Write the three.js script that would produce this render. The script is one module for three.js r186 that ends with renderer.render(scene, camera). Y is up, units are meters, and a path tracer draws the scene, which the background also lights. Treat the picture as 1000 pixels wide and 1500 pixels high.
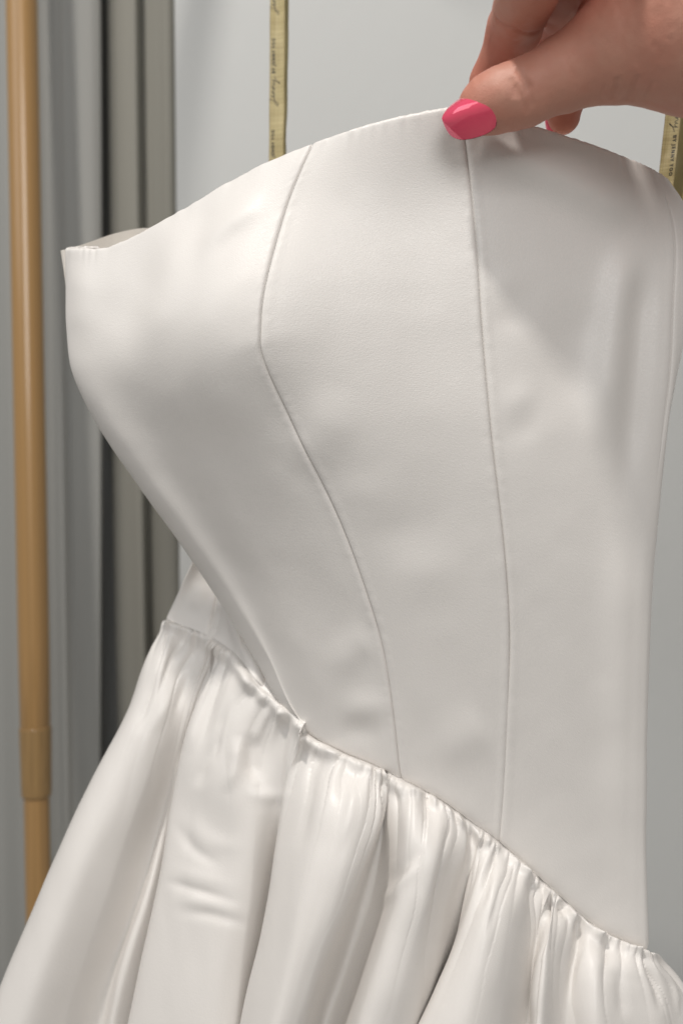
import * as THREE from 'three';
import { RectAreaLightUniformsLib } from 'three/addons/lights/RectAreaLightUniformsLib.js';
import { mergeGeometries } from 'three/addons/utils/BufferGeometryUtils.js';

// ------------------------------------------------------------------ camera, surroundings, lamps, exposure
const W = 682, H = 1024, F = 1400;                        // F: focal length in units of a 1000 x 1500 frame
const scene = new THREE.Scene();
const camera = new THREE.PerspectiveCamera(THREE.MathUtils.radToDeg(2 * Math.atan(750 / F)), W / H, 0.02, 20);
camera.position.set(0, 1.35, 0);
camera.rotation.x = THREE.MathUtils.degToRad(-3);
camera.focus = 0.37;
camera.userData.fStop = 8;
camera.updateMatrixWorld();
scene.background = new THREE.Color(0.275, 0.263, 0.248);     // one even colour, stands in for light from the unseen shop around

const renderer = new THREE.WebGLRenderer({ antialias: true });
renderer.setSize(W, H);
renderer.toneMapping = THREE.LinearToneMapping;
renderer.toneMappingExposure = 0.98;
renderer.shadowMap.enabled = true;

const UNSEEN_LAMPS = [                                            // lamps out of view, placed to light the dress: position, aim, strength, size, colour
  { kind: 'spot', at: [-0.46, 3.02, 0.30], aim: [0.06, 1.30, -0.40], power: 6.6, soft: 3.4, color: [1, 0.955, 0.90] },  // out of view, placed so the hand shades the bodice
  { kind: 'panel', at: [-1.20, 2.30, 0.30], aim: [0.0, 1.30, -0.42], power: 1.4, size: 0.9, color: [0.95, 0.975, 1], label: 'unseen wide square lamp up to the left, placed to light the left side of the dress' },  // out of view, brightens cup and folds from the left
  { kind: 'panel', at: [0.25, 2.40, 1.85], aim: [0.05, 1.25, -0.40], power: 5.4, size: 1.1, color: [1, 0.992, 0.978], label: 'unseen wide square lamp behind the viewer, placed to brighten the lower bodice' },  // out of view behind the camera, brightens the lower bodice
];

// ------------------------------------------------------------------ small helpers
let seed = 7;
const rnd = () => { seed = (seed * 1664525 + 1013904223) >>> 0; return seed / 4294967296; };
const rr = (a, b) => a + (b - a) * rnd();
const V = (x, y, z) => new THREE.Vector3(x, y, z);
const clamp = (x, a = 0, b = 1) => Math.min(b, Math.max(a, x));
const lerp = (a, b, t) => a + (b - a) * t;
const smooth = (a, b, x) => { const t = clamp((x - a) / (b - a)); return t * t * (3 - 2 * t); };
const toWorld = camera.matrixWorld.clone();
// a point of the room from its bearing in the photograph and its distance along the view axis
const at = (px, py, d) => V((px - 500) / F * d, (750 - py) / F * d, -d).applyMatrix4(toWorld);
function tag(o, label, category, group, kind) {
  if (label) o.userData.label = label;
  if (category) o.userData.category = category;
  if (group) o.userData.group = group;
  if (kind) o.userData.kind = kind;
  return o;
}
function mesh(name, geometry, material, parent) {
  const m = new THREE.Mesh(geometry, material);
  m.name = name; m.castShadow = true; m.receiveShadow = true;
  (parent ?? scene).add(m);
  return m;
}
function thing(name, label, category) {
  const o = new THREE.Group(); o.name = name; tag(o, label, category); scene.add(o); return o;
}
// lattice noise, seeded
const PERM = (() => { const p = [...Array(256).keys()]; for (let i = 255; i > 0; i--) { const j = Math.floor(rnd() * (i + 1)); [p[i], p[j]] = [p[j], p[i]]; } return p; })();
const hash = (x, y, z) => PERM[(PERM[(PERM[x & 255] + y) & 255] + z) & 255] / 127.5 - 1;
function noise3(x, y, z) {
  const xi = Math.floor(x), yi = Math.floor(y), zi = Math.floor(z);
  const f = (t) => t * t * t * (t * (t * 6 - 15) + 10), u = f(x - xi), v = f(y - yi), w = f(z - zi);
  const c = (a, b, k) => hash(xi + a, yi + b, zi + k);
  return lerp(lerp(lerp(c(0, 0, 0), c(1, 0, 0), u), lerp(c(0, 1, 0), c(1, 1, 0), u), v), lerp(lerp(c(0, 0, 1), c(1, 0, 1), u), lerp(c(0, 1, 1), c(1, 1, 1), u), v), w);
}
const fbm = (x, y, z, n = 4) => { let s = 0, a = 0.5; for (let i = 0; i < n; i++) { s += a * noise3(x, y, z); x *= 2.03; y *= 2.03; z *= 2.03; a *= 0.5; } return s; };

// a data texture that repeats, from f(u, v) in [0, 1) -> grey or [r, g, b]
function texture(n, m, f, colour) {
  const data = new Uint8Array(n * m * 4);
  for (let y = 0, o = 0; y < m; y++) for (let x = 0; x < n; x++, o += 4) {
    const c = f(x / n, y / m), g = typeof c === 'number';
    for (let k = 0; k < 3; k++) data[o + k] = 255 * clamp(g ? c : c[k]);
    data[o + 3] = 255;
  }
  const t = new THREE.DataTexture(data, n, m);
  t.wrapS = t.wrapT = THREE.RepeatWrapping; t.magFilter = THREE.LinearFilter; t.minFilter = THREE.LinearFilter;
  if (colour) t.colorSpace = THREE.SRGBColorSpace;
  t.needsUpdate = true;
  return t;
}
const repeated = (t, u, v) => { const c = t.clone(); c.repeat.set(u, v); c.needsUpdate = true; return c; };
// noise that tiles with period 1
const tile = (u, v, f, s) => { const a = u * 2 * Math.PI, b = v * 2 * Math.PI, r = f / (2 * Math.PI); return noise3(Math.cos(a) * r + 9 + s, Math.sin(a) * r + Math.cos(b) * r * 0.71 + 5, Math.sin(b) * r + 3 + Math.cos(b) * r * 0.3); };

// ------------------------------------------------------------------ materials
// woven satin: fine diagonal ribs, uneven threads
const weave = texture(1024, 1024, (u, v) => {
  const d = Math.sin((u * 200 + v * 200) * 2 * Math.PI) * 0.05;
  const i = Math.floor(u * 512), j = Math.floor(v * 512);
  const slub = hash(i >> 2, j, 3) * 0.12 + hash(i, j >> 2, 9) * 0.12 + hash(i, j, 1) * 0.2;
  return 0.5 + d + slub;
});
const glint = texture(512, 512, (u, v) => { const i = Math.floor(u * 512), j = Math.floor(v * 512); return 0.82 + 0.12 * hash(i, j, 6) + 0.06 * hash(i >> 1, j >> 1, 2); });
const M = {};
M.fabric = new THREE.MeshPhysicalMaterial({ name: 'ivory_satin', color: new THREE.Color().setRGB(0.79, 0.761, 0.731), roughness: 0.52, roughnessMap: repeated(glint, 1 / 0.17, 1 / 0.17), bumpMap: repeated(weave, 1 / 0.15, 1 / 0.15), bumpScale: 0.00006, side: THREE.DoubleSide, sheen: 0.25, sheenRoughness: 0.5, sheenColor: new THREE.Color().setRGB(1, 0.97, 0.93) });
M.skirt = M.fabric.clone(); M.skirt.name = 'ivory_satin_skirt'; M.skirt.roughness = 0.48; M.skirt.bumpScale = 0.00006;
M.lining = new THREE.MeshPhysicalMaterial({ name: 'ivory_lining', color: new THREE.Color().setRGB(0.78, 0.74, 0.68), roughness: 0.6, bumpMap: repeated(weave, 1 / 0.12, 1 / 0.12), bumpScale: 0.0001, side: THREE.DoubleSide });
const plaster = texture(512, 512, (u, v) => 0.5 + 0.25 * tile(u, v, 40, 0) + 0.2 * tile(u, v, 90, 20));
M.wall = new THREE.MeshStandardMaterial({ name: 'pale_grey_paint', color: new THREE.Color().setRGB(0.54, 0.548, 0.54), roughness: 0.7, bumpMap: repeated(plaster, 1 / 0.3, 1 / 0.3), bumpScale: 0.0002 });
const cloth = texture(512, 512, (u, v) => 0.5 + 0.2 * Math.sin(u * 256 * Math.PI) * Math.sin(v * 256 * Math.PI) + 0.2 * hash(Math.floor(u * 256), Math.floor(v * 64), 5));
const curtainCloth = (name, c) => new THREE.MeshPhysicalMaterial({ name, color: new THREE.Color().setRGB(...c), roughness: 0.85, bumpMap: repeated(cloth, 1 / 0.1, 1 / 0.1), bumpScale: 0.0002, side: THREE.DoubleSide, sheen: 0.3, sheenRoughness: 0.6, sheenColor: new THREE.Color(0.6, 0.6, 0.58) });
M.curtain = curtainCloth('grey_curtain_cloth', [0.32, 0.32, 0.305]);
M.curtain2 = curtainCloth('taupe_curtain_cloth', [0.265, 0.257, 0.225]);


// ------------------------------------------------------------------ surfaces through nets of points
const cat = (p0, p1, p2, p3, t) => 0.5 * (2 * p1 + (p2 - p0) * t + (2 * p0 - 5 * p1 + 4 * p2 - p3) * t * t + (3 * p1 - p0 - 3 * p2 + p3) * t * t * t);
function spline(pts, t) {                                   // uniform Catmull-Rom through pts at t in 0..n-1
  const n = pts.length - 1, i = Math.min(Math.floor(clamp(t, 0, n)), n - 1), f = clamp(t, 0, n) - i;
  const P = (k) => k < 0 ? pts[0].map((x, c) => 2 * x - pts[1][c]) : k > n ? pts[n].map((x, c) => 2 * x - pts[n - 1][c]) : pts[k];
  const a = P(i - 1), b = P(i), c = P(i + 1), d = P(i + 2);
  return b.map((_, k) => cat(a[k], b[k], c[k], d[k], f));
}
const NV = 230;
function resample(pts) {                                    // by chord length, so that columns run evenly
  const fine = [], n = pts.length - 1;
  for (let i = 0; i <= 600; i++) fine.push(spline(pts, i / 600 * n));
  const len = [0];
  for (let i = 1; i <= 600; i++) len.push(len[i - 1] + Math.hypot(fine[i][0] - fine[i - 1][0], fine[i][1] - fine[i - 1][1], (fine[i][2] - fine[i - 1][2]) * 3));
  const out = [];
  for (let k = 0, i = 0; k <= NV; k++) {
    const s = k / NV * len[600];
    while (i < 599 && len[i + 1] < s) i++;
    const f = (s - len[i]) / Math.max(1e-9, len[i + 1] - len[i]);
    out.push(fine[i].map((x, c) => lerp(x, fine[i + 1][c], f)));
  }
  return out;
}
function evened(net, share) {                              // softer folds: each column's depth drawn towards its neighbours'
  const old = net.cols.map((c) => c.map((p) => p[2]));
  net.cols.forEach((c, j) => c.forEach((p, i) => {
    let s = 0, w = 0;
    for (let k = -3; k <= 3; k++) if (old[j + k] && j > 1 && j < net.n - 2) { const g = Math.exp(-k * k / 4); s += g * old[j + k][i]; w += g; }
    if (w) p[2] = lerp(p[2], s / w, share);
  }));
  return net;
}
class Net {
  constructor(columns, depth) { this.cols = columns.map((c) => resample(c.map(([x, y, d]) => [x, y, depth(d, y, x)]))); this.n = columns.length - 1; this.lens = this.cols.map((c) => c.reduce((s, p, i) => i ? s + Math.hypot(p[0] - c[i - 1][0], p[1] - c[i - 1][1]) : 0, 0)); }
  length(u) { const j = Math.min(Math.max(Math.floor(u), 0), this.n - 1); return lerp(this.lens[j], this.lens[j + 1], u - j); }
  raw(u, v) {                                               // u: column number, v: 0 top .. 1 bottom
    const t = clamp(v) * NV, i = Math.min(Math.floor(t), NV - 1), f = t - i, n = this.n, j = Math.min(Math.max(Math.floor(u), 0), n - 1), w = u - j, out = [0, 0, 0];
    const B0 = this.cols[j], C0 = this.cols[j + 1], A0 = this.cols[j - 1], D0 = this.cols[j + 2];
    for (let k = 0; k < 3; k++) {
      const b = B0[i][k] + (B0[i + 1][k] - B0[i][k]) * f, c = C0[i][k] + (C0[i + 1][k] - C0[i][k]) * f;
      const a = A0 ? A0[i][k] + (A0[i + 1][k] - A0[i][k]) * f : 2 * b - c, d = D0 ? D0[i][k] + (D0[i + 1][k] - D0[i][k]) * f : 2 * c - b;
      out[k] = cat(a, b, c, d, w);
    }
    return out;
  }
  point(u, v) { const [x, y, d] = this.raw(u, v); return at(x, y, d / 1000); }
  normal(u, v) {
    const e = 0.02, a = this.point(Math.max(0, u - e), v), b = this.point(Math.min(this.n, u + e), v), c = this.point(u, Math.max(0, v - 0.004)), d = this.point(u, Math.min(1, v + 0.004));
    return b.sub(a).cross(c.sub(d)).normalize();            // towards the viewer's side
  }
}
// grid of points -> geometry; P[j][i], uv in metres along the cloth
function gridGeometry(P, skipL = 0, skipR = 0) {
  const nj = P.length, ni = P[0].length, pos = new Float32Array(ni * nj * 3), uv = new Float32Array(ni * nj * 2), idx = [];
  const mid = P[nj >> 1], ru = [0], rv = [0], c = ni >> 1;
  for (let i = 1; i < ni; i++) ru.push(ru[i - 1] + mid[i].distanceTo(mid[i - 1]));
  for (let j = 1; j < nj; j++) rv.push(rv[j - 1] + P[j][c].distanceTo(P[j - 1][c]));
  for (let j = 0, k = 0; j < nj; j++) for (let i = 0; i < ni; i++, k++) {
    pos.set([P[j][i].x, P[j][i].y, P[j][i].z], k * 3); uv.set([ru[i], -rv[j]], k * 2);
    if (i && j) { const a = k - ni - 1, b = k - ni, d = k - 1; idx.push(a, d, b, b, d, k); }
  }
  const g = new THREE.BufferGeometry();
  g.setAttribute('position', new THREE.BufferAttribute(pos, 3));
  g.setAttribute('uv', new THREE.BufferAttribute(uv, 2));
  g.setIndex(idx); g.computeVertexNormals();
  if (skipL || skipR) { const keep = []; for (let t = 0; t < idx.length; t += 6) { const i = (t / 6) % (ni - 1); if (i >= skipL && i < ni - 1 - skipR) for (let k = 0; k < 6; k++) keep.push(idx[t + k]); } g.setIndex(keep); }
  return g;
}
// soft folds worked into the cloth: each a curve in the cloth's own plan, a width and a height in mm (up is towards the front)
function strokes(list) {
  const made = list.map(([pts, width, amp, fade = 0.3]) => {
    const c = pts.length === 2 ? [pts[0], pts[0].map((x, k) => (x + pts[1][k]) / 2), pts[1]] : pts, s = [];
    for (let i = 0; i <= 24; i++) s.push(spline(c, i / 24 * (c.length - 1)));
    const xs = s.map((p) => p[0]), ys = s.map((p) => p[1]), m = 3 * width;
    return { s, width, amp, fade, box: [Math.min(...xs) - m, Math.max(...xs) + m, Math.min(...ys) - m, Math.max(...ys) + m] };
  });
  return (x, y) => {
    let h = 0;
    for (const { s, width, amp, fade, box } of made) {
      if (x < box[0] || x > box[1] || y < box[2] || y > box[3]) continue;
      let best = 1e9, where = 0;
      for (let i = 0; i < 24; i++) {
        const [ax, ay] = s[i], dx = s[i + 1][0] - ax, dy = s[i + 1][1] - ay, t = clamp(((x - ax) * dx + (y - ay) * dy) / (dx * dx + dy * dy + 1e-9));
        const q = Math.hypot(x - ax - t * dx, y - ay - t * dy);
        if (q < best) { best = q; where = (i + t) / 24; }
      }
      h += amp * Math.exp(-(best * best) / (width * width)) * smooth(0, fade, where) * smooth(0, fade, 1 - where);
    }
    return h / 1000;
  };
}

// ------------------------------------------------------------------ the setting
function box(x0, x1, y0, y1, z0, z1) { const g = new THREE.BoxGeometry(x1 - x0, y1 - y0, z1 - z0); g.translate((x0 + x1) / 2, (y0 + y1) / 2, (z0 + z1) / 2); return g; }
const wallEdge = at(262, 750, 0.80).x;
tag(mesh('wall', box(wallEdge, 1.6, 0, 2.9, -0.92, -0.80), M.wall), 'plain pale grey painted wall behind the dress', null, null, 'structure');
tag(mesh('unseen_back_wall', box(-2.2, wallEdge, 0, 2.9, -1.16, -1.04), M.wall), 'unseen wall close behind the curtains, keeps their gap dark', null, null, 'structure');  // unseen, set close to the curtains so their gap stays dark
tag(mesh('floor', box(-2.2, 1.6, -0.1, 0, -1.3, 2.2), new THREE.MeshStandardMaterial({ name: 'floor_paint', color: new THREE.Color().setRGB(0.35, 0.34, 0.32), roughness: 0.6 })), 'plain floor of the room', null, null, 'structure');

// curtain: a folded strip hung from y1 to y0; profile points are [bearing x at top, depth], sway shifts it lower down
function curtain(profile, y0, y1, sway, material, name, label) {
  const P = [];
  for (let j = 0; j <= 60; j++) {
    const t = j / 60, row = [], y = lerp(y1, y0, t);
    for (let i = 0; i <= 320; i++) {
      const k = i / 320 * (profile.length - 1), [px, d] = spline(profile, k);
      const x = (px - 500) / F * d / 1000, s = sway(k / (profile.length - 1), t);
      row.push(V(x + s, y, -d / 1000 + 0.004 * noise3(k * 0.8, t * 5, 3)));
    }
    P.push(row);
  }
  const g = gridGeometry(P);
  return tag(mesh(name, g, material), label, 'curtain');
}
curtain([[-1500, 915], [-900, 905], [-500, 930], [-200, 900], [-150, 940], [-100, 900], [-50, 905], [-10, 915], [20, 900], [48, 897], [62, 905], [78, 907], [86, 902], [95, 899], [102, 900], [110, 897], [130, 893], [150, 893], [158, 901], [156, 935], [130, 950]],
  0.02, 2.86, (k, t) => -0.022 * smooth(0.35, 0.85, t) * smooth(0.66, 1, k), M.curtain, 'curtain', 'grey fabric curtain hanging in folds behind the wooden pole');
curtain([[175, 1010], [162, 975], [161, 935], [170, 905], [188, 893], [206, 890], [211, 901], [215, 912], [222, 908], [238, 903], [254, 904], [264, 912], [270, 935], [280, 960]],
  0.02, 2.86, (k, t) => 0.012 * smooth(0.4, 0.9, t) * (1 - k), M.curtain2, 'curtain_001', 'taupe fabric curtain hanging beside the pale grey wall');

// ------------------------------------------------------------------ wooden pole of the rack
{
  const grain = texture(256, 1024, (u, v) => {
    const n = 0.5 + 0.5 * tile(u * 1, v * 0.08, 26, 4), f = 0.5 + 0.5 * tile(u, v * 0.2, 60, 11), k = 0.55 * n + 0.45 * f;
    return [lerp(0.55, 0.73, k), lerp(0.425, 0.575, k), lerp(0.26, 0.37, k)];
  }, true);
  const wood = new THREE.MeshPhysicalMaterial({ name: 'varnished_wood', map: grain, roughness: 0.3, clearcoat: 0.6, clearcoatRoughness: 0.15 });
  const sleeveM = new THREE.MeshPhysicalMaterial({ name: 'varnished_wood_sleeve', map: grain, color: new THREE.Color().setRGB(0.82, 0.87, 0.92), roughness: 0.35, clearcoat: 0.4, clearcoatRoughness: 0.25 });
  const a = at(31, 0, 0.8), b = at(56, 1340, 0.8), dir = a.clone().sub(b).normalize();
  const pole = thing('garment_rack', 'light brown wooden garment rack pole with a joint, standing before the grey curtain', 'rack');
  const c0 = at(53, 1115, 0.8); pole.position.copy(c0);
  pole.quaternion.setFromUnitVectors(V(0, 1, 0), dir);
  const lathe = (pts) => new THREE.LatheGeometry(pts.map(([r, y]) => new THREE.Vector2(r, y)), 48);
  const half = 0.0286;
  mesh('upper_tube', lathe([[0, half - 0.004], [0.0122, half - 0.004], [0.0128, 0.1], [0.0130, 0.85], [0.0130, 1.014], [0.0100, 1.018], [0, 1.018]]), wood, pole);
  mesh('lower_tube', lathe([[0.0104, -1.05], [0.0104, -0.3], [0.0104, -half + 0.004], [0, -half + 0.004]]), wood, pole);
  mesh('sleeve', lathe([[0.0100, -half], [0.0118, -half], [0.0121, -half + 0.0008], [0.0124, -0.01], [0.0131, half - 0.001], [0.0127, half], [0.0115, half]]), sleeveM, pole);
  const top = V(0, 1.0, 0).applyQuaternion(pole.quaternion).add(c0), railEnd = V(top.x + 0.228, top.y, top.z + 0.345), along = railEnd.clone().sub(top);
  const unseen_rail = new THREE.CylinderGeometry(0.012, 0.012, along.length(), 32); unseen_rail.applyQuaternion(new THREE.Quaternion().setFromUnitVectors(V(0, 1, 0), along.clone().normalize()));
  unseen_rail.translate(...top.clone().add(railEnd).multiplyScalar(0.5).sub(c0)); unseen_rail.translate(-c0.x + c0.x, 0, 0);
  unseen_rail.applyQuaternion(new THREE.Quaternion().setFromUnitVectors(dir, V(0, 1, 0)));
  mesh('unseen_rail', unseen_rail, wood, pole);  // out of view, there only to carry the hanger
  // an empty hanger out of view above, placed to cast soft bands on the wall
  const hook = top.clone().lerp(railEnd, 0.58), hanger = thing('unseen_clothes_hanger', 'empty wooden clothes hanger out of view, placed to cast soft bands on the wall', 'hanger');
  hanger.position.copy(hook); hanger.rotation.y = 1.0;
  const bar = (p, q, r) => new THREE.TubeGeometry(new THREE.CatmullRomCurve3([p, p.clone().lerp(q, 0.5).add(V(0, 0.006, 0)), q]), 24, r, 12);
  const wire = new THREE.TubeGeometry(new THREE.CatmullRomCurve3([V(-0.012, -0.004, 0), V(-0.012, 0.012, 0), V(0, 0.018, 0), V(0.013, 0.01, 0), V(0.012, -0.012, 0), V(0, -0.03, 0), V(0, -0.07, 0)]), 40, 0.0017, 10);
  mesh('hook', wire, new THREE.MeshStandardMaterial({ name: 'steel', color: new THREE.Color().setRGB(0.6, 0.6, 0.6), metalness: 1, roughness: 0.3 }), hanger);
  mesh('hanger_arm', bar(V(0, -0.068, 0), V(-0.21, -0.21, 0), 0.009), wood, hanger);
  mesh('hanger_arm', bar(V(0, -0.068, 0), V(0.21, -0.21, 0), 0.009), wood, hanger);
}

// ------------------------------------------------------------------ the dress
const dress = thing('wedding_dress', 'ivory satin strapless wedding dress with seamed bodice and gathered skirt, pinched by a hand', 'dress');
const LEFT = [[95, 367, 424], [96, 420, 421], [97, 480, 419], [105, 545, 418], [140, 620, 421], [200, 710, 428], [262, 795, 437], [312, 868, 446], [370, 962, 455], [402, 1022, 460], [428, 1058, 464]];
const RIGHT = [[976, 262, 400], [1000, 300, 404], [1009, 350, 404], [1008, 420, 403], [999, 500, 402], [988, 560, 402], [976, 640, 403], [957, 820, 411], [950, 940, 422], [946, 1060, 438], [944, 1200, 455], [946, 1300, 465], [949, 1394, 474]];
const shift = (c, dx, dd, end = 1, rise = 0) => c.map(([x, y, d], i) => { const k = lerp(1, end, smooth(0.7, 1, i / (c.length - 1))); return [x + dx * k, y - rise * smooth(0.8, 1, i / (c.length - 1)), d + dd * k]; });
const bodiceNet = new Net([
  shift(LEFT, 46, 34, 0.3, 34), shift(LEFT, 16, 22, 0.3, 26), shift(LEFT, 1, 8, 0.3, 6),                                                             // 0 1 2: the turn behind
  shift(LEFT, 22, -7, 0.6),                                                                                                    // 3
  [[165, 362, 408], [160, 430, 403], [163, 500, 399], [185, 560, 400], [230, 650, 408], [285, 740, 418], [340, 830, 430], [390, 930, 443], [425, 1020, 455], [455, 1080, 463]],   // 4
  [[262, 311, 394], [250, 400, 386], [245, 480, 380], [258, 560, 381], [305, 660, 391], [355, 760, 404], [405, 860, 420], [445, 960, 436], [480, 1050, 453], [500, 1104, 462]],   // 5
  [[362, 253, 378], [335, 340, 371], [315, 430, 364], [312, 500, 362], [330, 570, 365], [370, 650, 374], [430, 760, 391], [480, 870, 412], [515, 970, 432], [535, 1060, 449], [545, 1123, 462]],   // 6
  [[456, 213, 361], [420, 300, 360], [390, 410, 352], [382, 480, 350], [387, 530, 352], [430, 625, 362], [500, 770, 385], [552, 920, 415], [572, 1020, 437], [586, 1143, 461]],   // 7: seam
  [[530, 189, 338], [520, 300, 345], [505, 420, 342], [500, 500, 343], [520, 620, 352], [565, 760, 377], [605, 900, 405], [625, 1020, 431], [640, 1100, 449], [643, 1173, 462]],   // 8
  [[605, 171, 318], [610, 300, 338], [612, 420, 340], [617, 500, 343], [632, 620, 353], [658, 760, 377], [678, 900, 403], [688, 1040, 432], [690, 1130, 450], [690, 1206, 462]],   // 9
  [[676, 163, 307], [690, 280, 333], [700, 390, 338], [706, 480, 342], [720, 640, 355], [738, 800, 380], [746, 930, 406], [742, 1060, 433], [737, 1160, 453], [731, 1235, 464]],   // 10: seam
  [[762, 183, 322], [775, 290, 345], [785, 400, 350], [793, 500, 353], [805, 640, 362], [815, 800, 382], [820, 940, 407], [820, 1080, 434], [815, 1200, 456], [805, 1301, 467]],   // 11
  [[865, 215, 350], [870, 300, 366], [875, 400, 369], [880, 500, 371], [885, 640, 376], [885, 800, 390], [885, 940, 412], [882, 1100, 440], [878, 1240, 460], [868, 1356, 470]],   // 12
  [[926, 237, 377], [940, 300, 380], [946, 400, 381], [946, 500, 382], [938, 640, 386], [924, 820, 398], [918, 940, 413], [915, 1060, 433], [913, 1200, 452], [912, 1300, 463], [910, 1379, 472]],   // 13
  [[957, 250, 387], [978, 300, 390], [988, 360, 391], [985, 450, 391], [981, 540, 392], [970, 640, 395], [946, 820, 402], [938, 940, 415], [934, 1060, 433], [932, 1200, 451], [933, 1300, 462], [935, 1390, 472]],   // 14: side seam
  RIGHT, shift(RIGHT, -4, 16), shift(RIGHT, -40, 30),                                                                                              // 15 16 17
], (d, y, x) => 370 + (d - 370) * lerp(0.66, 0.3, smooth(250, 650, x)) - 9 * Math.exp(-(((x - 290) / 140) ** 2) - ((y - 420) / 190) ** 2));
const bodiceFolds = strokes([
  [[[238, 330], [205, 400], [180, 470], [170, 560]], 30, -1.8, 0.4],
  [[[275, 305], [255, 380], [240, 470], [235, 560]], 30, 1.1, 0.4],
  [[[400, 292], [350, 318], [312, 352], [285, 400]], 14, 0.8, 0.45],
  [[[380, 318], [335, 350], [305, 390]], 16, -0.5, 0.45],
  [[[310, 285], [290, 340], [270, 420]], 18, -0.6, 0.4],
  [[[120, 380], [122, 440], [115, 520]], 20, 0.9, 0.4],
  [[[470, 740], [530, 725], [600, 760]], 30, 0.54, 0.48],
  [[[520, 800], [600, 775], [700, 770]], 30, -0.54, 0.48],
  [[[560, 880], [620, 845], [700, 830]], 30, 0.48, 0.48],
  [[[430, 700], [470, 640], [500, 560]], 40, 1.2, 0.4],
  [[[490, 1050], [535, 1035], [575, 1052]], 20, 1.0, 0.45],
  [[[485, 1085], [525, 1072], [565, 1092]], 18, -0.8, 0.45],
  [[[470, 1000], [520, 950], [550, 930]], 26, 1.0, 0.4],
  [[[600, 1130], [680, 1080], [720, 1060]], 34, 1.2, 0.4],
  [[[700, 430], [740, 415], [790, 420]], 20, 0.48, 0.48],
  [[[705, 480], [745, 468], [790, 480]], 20, -0.48, 0.48],
  [[[725, 620], [760, 585], [800, 575]], 20, 0.48, 0.48],
  [[[725, 660], [765, 630], [800, 620]], 20, -0.48, 0.48],
  [[[690, 215], [780, 245], [870, 290], [930, 325]], 30, 2.6, 0.3],
  [[[925, 335], [905, 430], [890, 540], [880, 680]], 26, 3.0, 0.3],
  [[[945, 360], [938, 470], [928, 600], [915, 760]], 20, -3.0, 0.3],
  [[[850, 420], [835, 520], [820, 640]], 44, -1.4, 0.4],
  [[[905, 760], [905, 1000], [905, 1300]], 26, 1.6, 0.3],
  [[[850, 1250], [890, 1310], [930, 1370]], 30, -0.5, 0.45],
]);
const SEAMS = [7, 10, 14];
// the u values of a panel, close together beside its seams
function panelU(u0, u1, metresPerU, n) {
  const near = [0, 0.0001, 0.0002, 0.00035, 0.0005, 0.0007, 0.001, 0.0014, 0.002, 0.003, 0.0045].map((x) => x / metresPerU), s = new Set();
  const lo = SEAMS.includes(u0) ? near : [0], hi = SEAMS.includes(u1) ? near : [0];
  lo.forEach((x) => s.add(u0 + x)); hi.forEach((x) => s.add(u1 - x));
  const a = u0 + lo[lo.length - 1], b = u1 - hi[hi.length - 1];
  for (let i = 1; i < n; i++) s.add(lerp(a, b, i / n));
  return [...s].sort((p, q) => p - q);
}
function bodicePoint(u, v) {
  const [x, y] = bodiceNet.raw(u, v), p = bodiceNet.point(u, v), n = bodiceNet.normal(u, v);
  let h = bodiceFolds(x, y) + 0.0005 * fbm(p.x * 28, p.y * 28, p.z * 28, 3);
  for (const s of SEAMS) {
    const per = bodiceNet.point(Math.min(s + 0.25, 17), v).distanceTo(bodiceNet.point(s - 0.25, v)) / 0.5, e = (u - s) * per;
    const pucker = 1 + 0.35 * noise3(v * 130, s, 0);
    const deep = s === 14 ? 0.9 * (1 - smooth(0.25, 0.42, v)) * smooth(0.02, 0.07, v) : 1;
    h -= deep * ((s === 10 ? 1 - 0.6 * smooth(0.7, 0.85, v) : 1) * 0.0012 * Math.exp(-Math.abs(e) / 0.00036) - 0.0002 * pucker * Math.exp(-(((Math.abs(e) - 0.0022) / 0.0014) ** 2)));
  }
  // the bound top edge: small puckers of the stitching
  h += 0.0003 * noise3(u * 9, 4, 2) * Math.exp(-v / 0.012);
  h -= 0.0016 * Math.exp(-(1 - v) / 0.006);               // the lower edge turns in to the waist seam
  const q = p.addScaledVector(n, h);
  return { q, n };
}
const LININGS = [];
function panel(u0, u1, n, label) {
  const per = bodiceNet.point(u0 + 1, 0.4).distanceTo(bodiceNet.point(u0, 0.4)), us = panelU(u0, u1, per, n), inL = SEAMS.includes(u0), inR = SEAMS.includes(u1), P = [], rows = 230, T = 0.0014;
  for (let k = 0; k < 6; k++) P.push([]);                   // the turned top edge: from inside over to the front
  for (let j = 0; j <= rows; j++) P.push([]);
  if (inL) us.unshift(u0 - 0.0002 / per); if (inR) us.push(u1 + 0.0002 / per);
  for (const u of us) {
    const a = bodicePoint(u, 0), up = bodiceNet.point(u, 0).sub(bodiceNet.point(u, 0.02)).normalize(), c = a.q.clone().addScaledVector(a.n, -T);
    const wav = 1 + 0.12 * noise3(u * 14, 7, 1);
    for (let k = 0; k < 6; k++) {
      const ang = Math.PI - k / 6 * Math.PI;
      P[k].push(c.clone().addScaledVector(a.n, Math.cos(ang) * T).addScaledVector(up, Math.sin(ang) * T * wav));
    }
    for (let j = 0; j <= rows; j++) P[6 + j].push(bodicePoint(u, j / rows).q);
  }
  const m = mesh('bodice_panel', gridGeometry(P, +inL, +inR), M.fabric, dress);
  if (label) m.userData.label = label;
  const Q = [];                                             // the lining, two layers behind
  for (let j = 0; j <= 60; j++) Q.push(us.filter((u) => u >= 3.5 && u <= 14.9).map((u) => { const { q, n } = bodicePoint(u, 0.003 + j / 60 * 0.9); return q.addScaledVector(n, -2 * T - (j ? 0.0006 : 0)); }));
  if (Q[0].length > 1) LININGS.push(gridGeometry(Q));
}
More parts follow.
